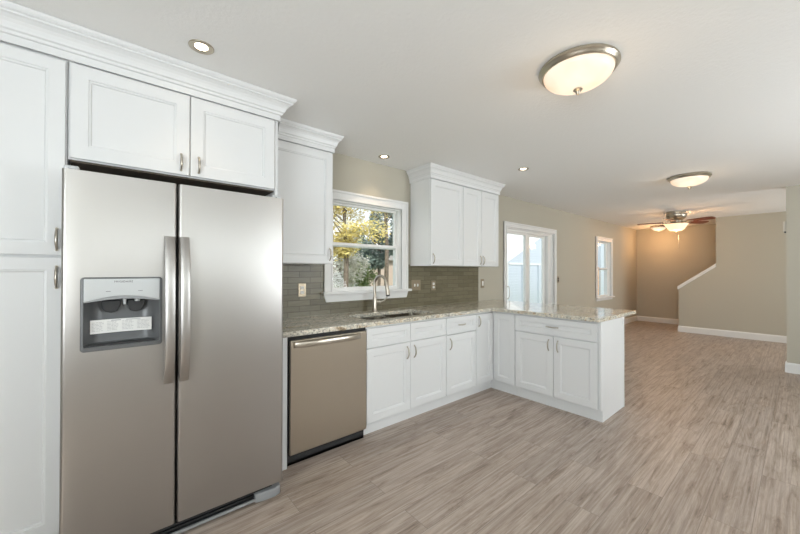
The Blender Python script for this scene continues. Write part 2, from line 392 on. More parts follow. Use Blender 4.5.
# unseen windows added behind and beside the camera for the fill lamps
def FYb(y): return lambda u, v, n: Vector((u, y+n, v))
def FXl(x): return lambda u, v, n: Vector((x+n, u, v))
for i, q in enumerate(RB): window('window_%d' % (3+i), q, .08, F=FYb(YB))
window('window_6', (-4.9, -2.6, .6, 2.2), .08, F=FXl(XL))
# sliding patio door
r = sroot('door_1', (5.2, 0, 0)); x0, x1, z0, z1 = D1; F = FY(0)
obj('casing', casing(new(), F, x0+.004, x1-.004, 0, z1-.004, .078), TRIM, r, bevel=.003)
bm = new(); ringbox(bm, F, (x0, x1, .0, z1), (x0+.02, x1-.02, .03, z1-.02), -.14, .002); obj('jamb', bm, TRIM, r)
bm = new(); ringbox(bm, F, (x0+.02, x1-.02, .03, z1-.02), (x0+.045, x1-.045, .06, z1-.055), -.13, -.02); obj('track_frame', bm, VINYL, r)
def slab(name, a, b, n0, n1, st):
    bm = new(); ringbox(bm, F, (a, b, .05, z1-.045), (a+st, b-min(st, .07), .13, z1-.09), n0, n1); s = obj(name, bm, VINYL, r, bevel=.003)
    bm = new(); nm = (n0+n1)/2; prism(bm, [(a+st, .13), (b-min(st, .07), .13), (b-min(st, .07), z1-.09), (a+st, z1-.09)], F, nm-.004, nm+.004); obj('pane', bm, GLASS, s); return s
sl = slab('sliding_panel', x0-.02+.03, 5.125, -.070, -.035, .050)
slab('fixed_panel', 5.13, x1-.155, -.112, -.078, .15)
obj('screen_track', bx(x1-.155, x1-.145, .085, .10, .05, z1-.05), DARK, r)
obj('screen_stile', bx(x1-.145, x1-.045, .03, .10, .05, z1-.05), VINYL, r)
obj('door_handle', tube(new(), [(4.49, .035, 1.10), (4.49, -.02, 1.09), (4.49, -.035, 1.05), (4.49, -.035, .95), (4.49, -.02, .91), (4.49, .035, .90)], .008), VINYL, sl, smooth=True)

# ------------------------------------------------------------------ cabinets
def pull(parent, F, u, v, length=.10, vert=True, n0=.02, name='handle'):
    """arched bow pull, broad in the middle, feet at both ends"""
    bm = new(); pts = []; rad = []
    K = 14
    for i in range(K+1):
        t = -1+2*i/K; n = n0+.003+.022*(1-abs(t)**2.6); s = t*length/2
        pts.append(F(u, v+s, n) if vert else F(u+s, v, n)); rad.append(.0042+.0022*(1-t*t))
    tube(bm, pts, rad, 8)
    for t in (-1, 1):
        s = t*length/2; a, b = (F(u, v+s*.97, n0), F(u, v+s*.97, n0+.007)) if vert else (F(u+s*.97, v, n0), F(u+s*.97, v, n0+.007))
        tube(bm, [a, b], .0062, 8)
    return obj(name, bm, NICKEL, parent, smooth=True, ang=60)
def door(parent, F, u0, u1, v0, v1, name='door', s=.060, **k):
    g = .0015
    return obj(name, shaker(new(), F, u0+g, u1-g, v0+g, v1-g, s, **k), WHITE, parent)

TOPZ = 2.300
# pantry
Fb = FY(-.612)      # carcass face, doors stand 20 mm proud
p = thing('pantry_cabinet', 'tall white pantry cabinet with two shaker doors, left of the refrigerator', 'cabinet', (-.49, -.3, 0))
obj('body', box(bx(-.79, -.186, -.612, -.004, .105, 2.345), -.79, -.186, -.55, -.004, 0, .105), WHITE, p)
d = door(p, Fb, -.787, -.190, 1.388, TOPZ-.004, s=.056); pull(d, Fb, -.216, 1.462)
d = door(p, Fb, -.787, -.190, .112, 1.380, s=.056); pull(d, Fb, -.216, 1.288)
# cabinet over the refrigerator
c = thing('wall_cabinet', 'wide white two door wall cabinet above the refrigerator', 'cabinet', (.3, -.3, 1.84))
bm = bx(-.184, .783, -.612, -.004, 1.846, 2.345); bm2 = bm
obj('body', bm, WHITE, c)
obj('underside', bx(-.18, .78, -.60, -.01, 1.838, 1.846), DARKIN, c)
d = door(c, Fb, -.176, .305, 1.850, TOPZ, s=.062); pull(d, Fb, .264, 1.918, .09)
d = door(c, Fb, .308, .779, 1.850, TOPZ, s=.062); pull(d, Fb, .349, 1.918, .09)
o = obj('side_panel', bx(.785, .805, -.614, -.004, 0, 2.345), WHITE); tag(o, 'tall white side panel to the right of the refrigerator', 'panel')
# wall cabinet left of window
Fu = FY(-.312)
c = thing('wall_cabinet', 'white single door wall cabinet between refrigerator and kitchen window', 'cabinet', (1.09, -.15, 1.377))
obj('body', bx(.808, 1.368, -.312, -.009, 1.377, 2.345), WHITE, c)
d = door(c, Fu, .812, 1.366, 1.380, TOPZ, s=.060); pull(d, Fu, 1.338, 1.455)
c = thing('wall_cabinet', 'white single door wall cabinet just right of the kitchen window', 'cabinet', (2.8, -.15, 1.377))
obj('body', bx(2.522, 3.049, -.312, -.009, 1.377, 2.345), WHITE, c)
d = door(c, Fu, 2.526, 3.047, 1.380, TOPZ); pull(d, Fu, 2.556, 1.452)
c = thing('wall_cabinet', 'white two door wall cabinet at the end of the kitchen wall, farthest from the refrigerator', 'cabinet', (3.4, -.15, 1.377))
obj('body', bx(3.051, 3.765, -.312, -.009, 1.377, 2.345), WHITE, c)
d = door(c, Fu, 3.053, 3.398, 1.380, TOPZ); pull(d, Fu, 3.369, 1.452)
d = door(c, Fu, 3.401, 3.761, 1.380, TOPZ); pull(d, Fu, 3.430, 1.452)
CP = [(-.004, 2.304), (.007, 2.304), (.007, 2.337), (.018, 2.340), (.021, 2.352), (.030, 2.357), (.033, 2.366), (.040, 2.380), (.050, 2.392), (.064, 2.402),
      (.074, 2.406), (.074, 2.414), (.083, 2.419), (.090, 2.426), (.095, 2.434), (.095, 2.4385), (-.004, 2.4385)]
def crown(path, label, k=.92):
    # path laid out so that the moulding leans to the right of travel
    o = obj('crown_moulding', sweep(new(), path, [(a*k if a > .01 else a, z) for a, z in CP]), WHITE); tag(o, label, 'moulding'); return o
crown([(-.79, 0), (-.79, -.632), (.805, -.632), (.805, -.0)], 'long white crown moulding above the pantry and the refrigerator cabinet')
crown([(.905, -.332), (1.372, -.332), (1.372, -.004)], 'short white crown moulding on the cabinet left of the kitchen window', .66)
crown([(2.518, -.004), (2.518, -.332), (3.769, -.332), (3.769, -.004)], 'white crown moulding on the wall cabinets right of the kitchen window', .60)

# base cabinets along the wall
ZT, ZB = .861, .110; CT0, CT1 = .878, .914
def base_body(p, x0, x1, kick=True):
    obj('body', bx(x0, x1, -.612, -.02, .105, .877), WHITE, p)
    if kick: obj('toe_kick', bx(x0, x1, -.575, -.556, 0, .105), WHITE, p)
o = obj('end_panel', bx(.826, .868, -.632, -.02, 0, .876), WHITE); tag(o, 'narrow white end panel between refrigerator and dishwasher', 'panel')
p = thing('base_cabinet', 'white sink base cabinet with two doors and two blank drawer fronts', 'cabinet', (1.97, -.3, 0))
bm = new(); box(bm, 1.500, 1.518, -.612, -.02, .105, .877); box(bm, 2.414, 2.432, -.612, -.02, .105, .877); box(bm, 1.518, 2.414, -.612, -.02, .105, .123)
box(bm, 1.518, 2.414, -.032, -.02, .123, .877); box(bm, 1.518, 2.414, -.612, -.594, .69, .877); obj('body', bm, WHITE, p)
obj('toe_kick', bx(1.500, 2.432, -.575, -.556, 0, .105), WHITE, p)
for a, b in ((1.505, 1.969), (1.971, 2.431)):
    obj('drawer_front', shaker(new(), Fb, a+.001, b-.001, .708, ZT, .048), WHITE, p)
d = door(p, Fb, 1.505, 1.970, ZB, .700); pull(d, Fb, 1.930, .610, .105)
d = door(p, Fb, 1.970, 2.431, ZB, .700); pull(d, Fb, 2.014, .610, .105)
p = thing('base_cabinet', 'white base cabinet with one drawer over one door, right of the sink', 'cabinet', (2.67, -.3, 0))
base_body(p, 2.433, 2.900)
d = obj('drawer', shaker(new(), Fb, 2.437, 2.897, .702, ZT, .045), WHITE, p); pull(d, Fb, 2.667, .782, .10, False)
d = door(p, Fb, 2.436, 2.898, ZB, .694); pull(d, Fb, 2.487, .605, .105)
p = thing('base_cabinet', 'white inside corner base cabinet where wall run and peninsula meet', 'cabinet', (3.4, -.3, 0))
bm = new(); prism(bm, [(2.902, -.02), (2.902, -.612), (3.225, -.612), (3.225, -.899), (3.790, -.899), (3.790, -.02)], lambda u, v, n: Vector((u, v, n)), .105, .877); obj('body', bm, WHITE, p)
bm = new(); box(bm, 2.902, 3.266, -.575, -.556, 0, .105); box(bm, 3.247, 3.266, -.899, -.575, 0, .105); obj('toe_kick', bm, WHITE, p)
Fp = FX(3.225)
d = door(p, Fb, 2.903, 3.203, ZB, ZT); pull(d, Fb, 2.945, .785, .105)
door(p, Fp, -.897, -.634, ZB, ZT)
p = thing('base_cabinet', 'white peninsula base cabinet with one wide drawer over two doors', 'cabinet', (3.5, -1.3, 0))
obj('body', bx(3.225, 3.790, -1.703, -.901, .105, .877), WHITE, p)
obj('toe_kick', bx(3.247, 3.266, -1.703, -.901, 0, .105), WHITE, p)
d = obj('drawer', shaker(new(), Fp, -1.695, -.903, .702, ZT, .048), WHITE, p); pull(d, Fp, -1.295, .782, .115, False)
d = door(p, Fp, -1.306, -.902, ZB, .694); pull(d, Fp, -1.262, .605, .105)
d = door(p, Fp, -1.697, -1.308, ZB, .694); pull(d, Fp, -1.351, .605, .105)
bm = new(); prism(bm, [(3.212, .105), (3.245, .105), (3.245, 0), (3.795, 0), (3.795, .877), (3.212, .877)], FY(-1.704), 0, .018)
o = obj('end_panel', bm, WHITE); tag(o, 'white end panel closing the free end of the peninsula', 'panel')
obj('corner_trim', bx(3.772, 3.797, -1.7255, -1.7222, 0, .877), WHITE, o)
o = obj('back_panel', bx(3.7905, 3.8005, -1.702, -.004, 0, .877), WHITE); tag(o, 'white panel covering the living room side of the peninsula', 'panel')

# countertop with sink cut-outs
def flat_poly(loops, z0, z1):
    bm = new(); es = []
    for lp in loops:
        vs = [bm.verts.new((x, y, z1)) for x, y in lp]
        for i in range(len(vs)): es.append(bm.edges.new((vs[i], vs[(i+1) % len(vs)])))
    bmesh.ops.triangle_fill(bm, use_beauty=True, use_dissolve=False, edges=es)
    r = bmesh.ops.extrude_face_region(bm, geom=bm.faces[:])
    bmesh.ops.translate(bm, vec=(0, 0, z0-z1), verts=[e for e in r['geom'] if isinstance(e, bmesh.types.BMVert)])
    bmesh.ops.dissolve_limit(bm, angle_limit=.01, verts=bm.verts, edges=bm.edges)
    return bm
def rrect(x0, x1, y0, y1, r, k=6):
    out = []
    for cx, cy, a in ((x1-r, y1-r, 0), (x0+r, y1-r, 90), (x0+r, y0+r, 180), (x1-r, y0+r, 270)):
        for i in range(k+1):
            t = math.radians(a+90*i/k); out.append((cx+r*math.cos(t), cy+r*math.sin(t)))
    return out
B1 = (1.590, 1.960, -.545, -.175); B2 = (2.00, 2.395, -.545, -.175)
hole = rrect(1.590, 2.395, -.545, -.175, .07)
outer = [(.812, -.010), (.812, -.650), (3.150, -.650), (3.178, -.678), (3.178, -1.712), (3.188, -1.722)]
outer += [(4.124, -1.737), (4.134, -1.727), (4.134, -.002), (3.772, -.002), (3.772, -.010)]
ct = obj('countertop', flat_poly([outer, hole], CT0, CT1), GRAN, bevel=.006, seg=3)
tag(ct, 'L shaped polished granite countertop with brown and grey veining', 'countertop')
# sink
s = thing('sink', 'stainless steel double bowl undermount sink set into the granite', 'sink', (2.02, -.36, .7))
def bowl(b):
    bm = new(); rings = []
    for ins, z in ((-.012, .8765), (0, .8765), (.004, .80), (.012, .70), (.05, .685)):
        rings.append([bm.verts.new((x, y, z)) for x, y in rrect(b[0]+ins, b[1]-ins, b[2]+ins, b[3]-ins, .065)])
    for a, c in zip(rings, rings[1:]):
        for k in range(len(a)): bm.faces.new((a[k], a[(k+1) % len(a)], c[(k+1) % len(c)], c[k]))
    bm.faces.new(rings[-1]); return bm
for b in (B1, B2):
    bo = obj('bowl', bowl(b), STEELDK, s, smooth=True, ang=50)
    obj('drain', lathe(new(), ((b[0]+b[1])/2, (b[2]+b[3])/2, .686), [(0, .001), (.03, .001), (.042, .004), (.045, 0)], 24), CHROME, bo, smooth=True)
obj('divider', bx(1.962, 1.998, -.545, -.175, .845, .8745), CHROME, s, bevel=.008)
# faucet
fx, fy = 1.952, -.118
fa = thing('faucet', 'brushed nickel pull down gooseneck faucet behind the sink', 'faucet', (fx, fy, .914))
obj('base', lathe(new(), (fx, fy, .9145), [(0, 0), (.028, 0), (.028, .006), (.022, .012), (.0195, .05), (.0195, .14), (.016, .15), (0, .15)], 28), NICKEL, fa, smooth=True, ang=50)
pts = [(fx, fy, 1.05), (fx, fy, 1.12), (fx, fy, 1.19)]
ux, uy = .30, -.954
for i in range(1, 15):
    t = math.radians(170*i/14); q = .070*(1-math.cos(t)); pts.append((fx+ux*q, fy+uy*q, 1.19+.080*math.sin(t)))
obj('spout', tube(new(), pts, .0135, 14), NICKEL, fa, smooth=True, ang=60)
ex, ey, ez = pts[-1]
sp_ = obj('spray_head', tube(new(), [(ex, ey, ez+.004), (ex+.001, ey-.004, ez-.02), (ex+.004, ey-.012, ez-.07), (ex+.006, ey-.018, ez-.115)], [.0140, .018, .019, .021], 16), NICKEL, fa, smooth=True, ang=60)
obj('nozzle', tube(new(), [(ex+.006, ey-.018, ez-.115), (ex+.007, ey-.020, ez-.130)], [.021, .015], 16), DARK, sp_, smooth=True)
ha = tube(new(), [(fx+.012, fy-.006, 1.01), (fx+.050, fy-.022, 1.01), (fx+.056, fy-.024, 1.01)], [.016, .016, .011], 14)
tube(ha, [(fx+.045, fy-.020, 1.01), (fx+.085, fy-.045, 1.025), (fx+.105, fy-.060, 1.055), (fx+.11, fy-.065, 1.09)], [.010, .008, .007, .006], 10)
obj('lever', ha, NICKEL, fa, smooth=True, ang=60)

# backsplash tile
bm = new(); box(bm, .808, 1.452, -.008, 0, .915, 1.392); box(bm, 1.452, 2.483, -.008, 0, .915, 1.075); box(bm, 2.483, 3.770, -.008, 0, .915, 1.392)
struct('wall_backsplash', bm, TILE)

# ------------------------------------------------------------------ dishwasher
d = thing('dishwasher', 'stainless steel dishwasher with bar handle, left of the sink cabinet', 'dishwasher', (1.18, -.3, 0))
obj('tub', bx(.878, 1.494, -.60, -.03, .09, .872), DARK, d)
obj('gasket', bx(.874, 1.496, -.628, -.60, .10, .873), BLACK, d)
bm = bx(.880, 1.490, -.656, -.628, .088, .852); obj('door_panel', bm, STEELDW, d, bevel=.006, seg=3)
obj('kick_plate', box(bx(.874, 1.496, -.604, -.590, .0, .10), .874, 1.496, -.604, -.575, .0, .02), DARK, d)
pts = []; K = 16
hb = new()
def bar(bm, f, hw, ht):
    """f(i)->(centre, out normal dir) list; rectangular section with rounding"""
    rings = []
    for c, wv, nv in f:
        ring = []
        for k in range(12):
            a = 2*math.pi*k/12; cc, ss = math.cos(a), math.sin(a)
            q = lambda t: math.copysign(abs(t)**.5, t)
            ring.append(bm.verts.new(c+wv*hw*q(cc)+nv*ht*q(ss)))
        rings.append(ring)
    for a, b in zip(rings, rings[1:]):
        for k in range(12): bm.faces.new((a[k], a[(k+1) % 12], b[(k+1) % 12], b[k]))
    bm.faces.new(rings[0][::-1]); bm.faces.new(rings[-1])
fr = []
for i in range(K+1):
    t = -1+2*i/K; fr.append((Vector((1.168+.262*t, -.660-.045*(1-abs(t)**4), .826-.004*t*t)), Vector((0, 0, 1)), Vector((0, 1, 0))))
bar(hb, fr, .020, .008)
obj('handle', hb, NICKEL, d, smooth=True, ang=60)

# ------------------------------------------------------------------ refrigerator
r = thing('refrigerator', 'side by side stainless steel refrigerator with water and ice dispenser', 'refrigerator', (.28, -.4, 0))
obj('body', bx(-.174, .745, -.795, -.03, .03, 1.742), GREYP, r, bevel=.004)
YF = -.871
def fdoor(x0, x1, hole=None):
    """door with softly rolled vertical edges; optional rectangular recess hole"""
    z0, z1 = .088, 1.745; R = .014
    prof = [(x0, -.800), (x0, YF+R)]
    for i in range(1, 6): a = math.radians(90*i/5); prof.append((x0+R-R*math.cos(a), YF+R-R*math.sin(a)))
    xs = []
    if hole: xs = [hole[0], hole[1]]
    for q in xs: prof.append((q, YF))
    for i in range(5, -1, -1): a = math.radians(90*i/5); prof.append((x1-R+R*math.cos(a), YF+R-R*math.sin(a)))
    prof.append((x1, -.800))
    bm = new(); zs = [z0]+([hole[2], hole[3]] if hole else [])+[z1]
    rows = [[bm.verts.new((x, y, z)) for x, y in prof] for z in zs]
    for i, (a, b) in enumerate(zip(rows, rows[1:])):
        for k in range(len(prof)-1):
            if hole and i == 1 and abs(prof[k][0]-hole[0]) < 1e-6 and abs(prof[k+1][0]-hole[1]) < 1e-6 and prof[k][1] == YF: continue
            bm.faces.new((a[k], a[k+1], b[k+1], b[k]))
    for i, (a, b) in enumerate(zip(rows, rows[1:])): bm.faces.new((a[-1], a[0], b[0], b[-1]))
    bm.faces.new(rows[0][::-1]); bm.faces.new(rows[-1]); return bm
DX = (-.122, .163, .970, 1.290)
fz = obj('freezer_door', fdoor(-.181, .219, (DX[0]+.004, DX[1]-.004, DX[2]+.004, DX[3]-.004)), STEEL, r, smooth=True, ang=30)
rf = obj('refrigerator_door', fdoor(.227, .750), STEEL, r, smooth=True, ang=30)
obj('door_seal', bx(-.165, .730, -.800, -.794, .09, 1.74), BLACK, r)
def fh(x):
    fr = []
    for i in range(25):
        t = -1+2*i/24; n = .055*(1-abs(t)**3.5)
        fr.append((Vector((x, YF-.010-n, 1.132+.352*t)), Vector((1, 0, 0)), Vector((0, 1, 0))))
    bm = new(); bar(bm, fr, .0205, .012); return bm
obj('handle', fh(.189), STEEL, fz, smooth=True, ang=50); obj('handle', fh(.250), STEEL, rf, smooth=True, ang=50)
for x, pa in ((-.150, fz), (.722, rf)):
    obj('hinge_cap', box(bx(x-.028, x+.020, -.835, -.70, 1.7465, 1.768), x-.014, x+.014, -.86, -.835, 1.7465, 1.758), LGREY, r, bevel=.005)
# bottom grille and feet
bm = new()
for k in range(4): box(bm, -.165, .70, -.835+.004*k, -.80, .018+.016*k, .027+.016*k)
box(bm, -.165, .70, -.80, -.79, .01, .085)
obj('toe_grille', bm, DARK, r)
obj('toe_rail', bx(-.168, .66, -.846, -.834, .012, .026), GREYP, r, bevel=.003)
bm = new(); prism(bm, [(.60, -.846), (.66, -.856), (.715, -.858), (.745, -.845), (.750, -.80), (.60, -.80)], lambda u, v, n: Vector((u, v, n)), .0, .052)
obj('foot_cover', bm, GREYP, r, bevel=.008, seg=3)
bm = new(); prism(bm, [(-.17, -.80), (-.17, -.850), (-.10, -.856), (-.05, -.846), (-.05, -.80)], lambda u, v, n: Vector((u, v, n)), .0, .052)
obj('foot_cover', bm, GREYP, r, bevel=.008, seg=3)
# dispenser
Ff = FY(YF)
bm = new()
def rframe(bm, F, o, i, ro, ri, n0, n1):
    A = rrect(*o, ro); Bq = rrect(*i, ri)
    va = [bm.verts.new(F(x, z, n1-.004)) for x, z in A]; vm = [bm.verts.new(F(x*.97+ (o[0]+o[1])/2*.03, z*.97+(o[2]+o[3])/2*.03, n1)) for x, z in A]
    vb = [bm.verts.new(F(x, z, n1)) for x, z in Bq]; vc = [bm.verts.new(F(x, z, n0)) for x, z in Bq]; vd = [bm.verts.new(F(x, z, -.002)) for x, z in A]
    n = len(A)
    for a, b in ((vd, va), (va, vm), (vm, vb), (vb, vc)):
        for k in range(n): bm.faces.new((a[k], a[(k+1) % n], b[(k+1) % n], b[k]))
rframe(bm, Ff, DX, (DX[0]+.010, DX[1]-.010, DX[2]+.018, DX[3]-.006), .014, .006, -.02, .008)
df = obj('dispenser_frame', bm, mat('charcoal_grey_plastic', (.14, .145, .15), .35), fz, smooth=True, ang=40)
# cavity: curved back shell
ca = new(); x0, x1, z0, z1 = DX[0]+.010, DX[1]-.010, DX[2]+.018, 1.20; dep = .066; K = 12
cols = []
for i in range(K+1):
    t = i/K; x = x0+(x1-x0)*t; q = 1-abs(2*t-1)**5
    y = YF+.002+dep*q; cols.append([ca.verts.new((x, YF, z0-.006+.006)), ca.verts.new((x, y-.012*q, z0+.012)), ca.verts.new((x, y, z0+.05)), ca.verts.new((x, y, z1)), ca.verts.new((x, YF, z1))])
for a, b in zip(cols, cols[1:]):
    for k in range(4): ca.faces.new((a[k], b[k], b[k+1], a[k+1]))
cav = obj('dispenser_cavity', ca, mat('dark_grey_plastic', (.12, .125, .13), .3), fz, smooth=True, ang=50)
# control panel with arched lower edge
arc = [(DX[0]+.010, 1.183)]+[(DX[0]+.010+(DX[1]-DX[0]-.020)*i/14, 1.183+.024*math.sin(math.pi*i/14)) for i in range(1, 14)]+[(DX[1]-.010, 1.183)]
poly = arc+[(DX[1]-.010, DX[3]-.006), (DX[0]+.010, DX[3]-.006)]
cp = obj('control_panel', prism(new(), poly, Ff, -.012, .007), LGREY, fz, bevel=.003)
lip = [(x, z+.001) for x, z in arc]+[(x, z-.014 + .010*(abs(x-.0205)/.1325)**2) for x, z in arc[::-1]]
obj('panel_lip', prism(new(), lip, Ff, -.02, .006), GREYP, fz, bevel=.002)
def text(name, s, size, loc, rot, m, parent, ext=.0004, align='CENTER', sx=1):
    cu = bpy.data.curves.new(name, 'FONT'); cu.body = s; cu.size = size; cu.extrude = ext; cu.align_x = align; cu.align_y = 'CENTER'; cu.space_character = 1.1
    o = bpy.data.objects.new(name, cu); C.objects.link(o); o.rotation_euler = rot; o.scale = (sx, 1, 1); o.location = loc
    bpy.context.view_layer.update()
    me = bpy.data.meshes.new_from_object(o.evaluated_get(bpy.context.evaluated_depsgraph_get())); me.transform(o.matrix_world)
    bpy.data.objects.remove(o); bm = new(); bm.from_mesh(me); return obj(name, bm, m, parent)
RX = (math.pi/2, 0, 0)
text('brand_lettering', 'FRIGIDAIRE', .0125, (.0205, YF-.0076, 1.270), RX, INK, cp, sx=.95)
for x in (-.032, .080): obj('indicator_mark', bx(x-.008, x+.008, YF-.0078, YF-.0068, 1.2265, 1.2285), INK, cp)
yc = YF+.070
for x in (-.022, .066):
    poly = [(x-.034, 1.185), (x-.032, 1.160), (x-.022, 1.135), (x, 1.128), (x+.022, 1.135), (x+.032, 1.160), (x+.034, 1.185)]
    obj('paddle', prism(new(), poly, FY(YF+.062), .004, .022), DARK, fz, bevel=.004)
obj('water_nozzle', tube(new(), [(.024, YF+.03, 1.195), (.024, YF+.03, 1.165)], [.008, .005], 12), LGREY, fz, smooth=True)
obj('ice_chute', tube(new(), [(.070, YF+.03, 1.198), (.070, YF+.03, 1.178)], [.012, .010], 12), LGREY, fz, smooth=True)
obj('drip_tray', bx(x0+.010, x1-.010, YF+.005, YF+.055, DX[2]+.018, DX[2]+.026), DARK, fz)
# curved instruction sticker at the back of the cavity
lb = new(); K = 12; lc = []
LX0, LX1 = -.092, .124
for i in range(K+1):
    x = LX0+(LX1-LX0)*i/K; q = 1-abs(2*(x-x0)/(x1-x0)-1)**5; y = YF+dep*q-.006
    y = min(y, YF+.062-.02*(1-q)); y = YF+.030+.012*math.sin(math.pi*i/K)
    lc.append([Vector((x, y, 1.040)), Vector((x, y, 1.100))])
vs = [[lb.verts.new(p) for p in q] for q in lc]; vb = [[lb.verts.new(p+Vector((0, .0015, 0))) for p in q] for q in lc]
for a, b in zip(vs, vs[1:]): lb.faces.new((a[0], b[0], b[1], a[1]))
for a, b in zip(vb, vb[1:]): lb.faces.new((a[1], b[1], b[0], a[0]))
st = obj('instruction_sticker', lb, PAPER, fz)
def yat(x): return YF+.030+.012*math.sin(math.pi*(x-LX0)/(LX1-LX0))-.0012
pr = new(); rnd = random.Random(3)
for (a, b) in ((-.086, -.046), (-.036, .006), (.016, .060), (.070, .118)):
    for k in range(7):
        zz = 1.088-k*.0062; e = b-rnd.random()*.010
        xx = a
        while xx < e:
            q = min(e, xx+.006+rnd.random()*.008); box(pr, xx, q, yat((xx+q)/2)-.0004, yat((xx+q)/2)+.0004, zz, zz+.0016); xx = q+.002
box(pr, -.022, .012, yat(0)-.0005, yat(0), 1.0925, 1.0965); box(pr, .03, .112, yat(.07)-.0005, yat(.07)+.001, 1.0935, 1.096)
obj('printed_text', pr, mat('pale_print', (.42, .42, .43), .6), fz)

# ------------------------------------------------------------------ outlets and switches
def plate(root, x, z, y, w=.072, h=.118, m=PLATE): return obj('cover_plate', bx(x-w/2, x+w/2, y-.006, y-.0004, z-h/2, z+h/2), m, root, bevel=.003)
def outlet(x, z, y, label, m=PLATE, rm=GLASSW, group=None):
    t = thing('wall_outlet', label, 'outlet', (x, y, z), group); plate(t, x, z, y, m=m)
    for s_ in (-1, 1):
        bm = new(); A = rrect(x-.016, x+.016, z+s_*.020-.014, z+s_*.020+.014, .008, 4)
        prism(bm, A, FY(y), .005, .009); q = obj('receptacle', bm, rm, t)
        bm = new()
        for dx in (-.006, .006): box(bm, x+dx-.001, x+dx+.001, y-.0094, y-.0085, z+s_*.020-.001, z+s_*.020+.007)
        obj('slots', bm, INK, q)
    return t
outlet(1.243, 1.150, -.008, 'duplex outlet on the olive tile left of the kitchen window')
outlet(2.890, 1.148, -.008, 'duplex outlet on the olive tile right of the double switch')
outlet(6.13, 1.17, 0, 'dark outlet on the beige wall right of the sliding door', m=PLATE, rm=BLACK)
t = thing('light_switch', 'double toggle switch plate on the tile just right of the kitchen window', 'switch', (2.608, -.008, 1.158))
plate(t, 2.608, 1.158, -.008, .140, .118)
for dx in (-.023, .023):
    obj('toggle', box(bx(2.608+dx-.005, 2.608+dx+.005, -.022, -.013, 1.150, 1.170), 2.608+dx-.009, 2.608+dx+.009, -.0155, -.013, 1.143, 1.173), GLASSW, t)
t = thing('light_switch', 'single rocker switch on beige wall between tile and sliding door', 'switch', (3.868, 0, 1.15))
plate(t, 3.868, 1.150, 0, .075, .122)
obj('rocker', bx(3.868-.016, 3.868+.016, -.010, -.005, 1.118, 1.182), GLASSW, t, bevel=.002)
t = thing('door_chime', 'small white box mounted high on the end of the right partition wall', 'chime', (6.77, -2.706, 1.91))
obj('housing', bx(6.745, 6.805, -2.717, -2.690, 1.85, 1.985), mat('off_white_plastic', (.60, .57, .50), .4), t, bevel=.006)
obj('base_plate', bx(6.742, 6.808, -2.7175, -2.700, 1.835, 1.852), DARK, t)

# ------------------------------------------------------------------ ceiling lights
def dome(x, y, label, power, R=.198, col=(1, .74, .48)):
    t = thing('ceiling_light', label, 'ceiling light', (x, y, H), 'flush mount dome lights')
    c = (x, y, H)
    obj('rim', lathe(new(), c, [(0, -.0005), (R-.012, -.0005), (R-.004, -.006), (R, -.014), (R, -.022), (R-.008, -.030), (R-.010, -.036), (R-.018, -.042), (R-.026, -.040), (R-.028, -.03), (0, -.03)], 64), FIXT, t, smooth=True, ang=40)
    pr_ = [(R-.025, -.036)]+[((R-.025)*math.cos(math.radians(a)), -.036-.084*math.sin(math.radians(a))) for a in range(6, 87, 6)]+[(0, -.120)]
    b = obj('glass_bowl', lathe(new(), c, pr_, 64), BOWL, t, smooth=True, ang=80)
    obj('finial', lathe(new(), c, [(0, -.124), (.020, -.125), (.024, -.130), (.016, -.138), (.009, -.142), (.011, -.148), (.006, -.156), (0, -.158)], 24), FIXT, t, smooth=True, ang=80)
    l = bpy.data.lights.new('dome_bulb', 'POINT'); l.energy = power; l.color = col; l.shadow_soft_size = .10
    o = bpy.data.objects.new('dome_bulb', l); C.objects.link(o); o.parent = t; o.location = (0, 0, -.34)
    return t
d1 = dome(1.917, -2.055, 'nearest nickel rimmed frosted dome light on the ceiling, upper right', 1.3)
dup(d1, (5.125, -2.00, H), 'farther nickel rimmed frosted dome light between the near dome and the fan')
d2 = [o for o in C.objects if o.name.startswith('ceiling_light')][-1]
for o in d1.children:
    if o.type == 'LIGHT' and len(d2.children) < 4:
        q = o.copy(); C.objects.link(q); q.parent = d2
dome(10.17, -.603, 'small lit dome light near the far wall, beyond the ceiling fan', 10, .172, (1, .55, .25))
# recessed cans
def can(x, y, label, energy, R=.056):
    t = thing('recessed_light', label, 'recessed light', (x, y, H), 'recessed ceiling spot lights')
    obj('trim_ring', lathe(new(), (x, y, H), [(R, -.0004), (R, -.004), (R-.006, -.007), (R-.020, -.005), (R-.027, -.0008)], 40), FIXT, t, smooth=True, ang=80)
    obj('lamp', lathe(new(), (x, y, H), [(R-.027, -.0012), (R-.032, -.003), (R-.045, -.006), (0, -.007)], 32), BULB, t, smooth=True, ang=80)
    l = bpy.data.lights.new('can_beam', 'SPOT'); l.energy = energy; l.color = (1, .76, .52); l.spot_size = math.radians(95); l.spot_blend = .7; l.shadow_soft_size = .03
    o = bpy.data.objects.new('can_beam', l); C.objects.link(o); o.parent = t; o.location = (0, 0, -.02)
    return t
can(.314, -.908, 'recessed ceiling light in front of the refrigerator cabinet crown', 2.5)
can(1.990, -.215, 'recessed ceiling light above the kitchen window', 5)
can(3.392, -.888, 'recessed ceiling light above the peninsula', 2)
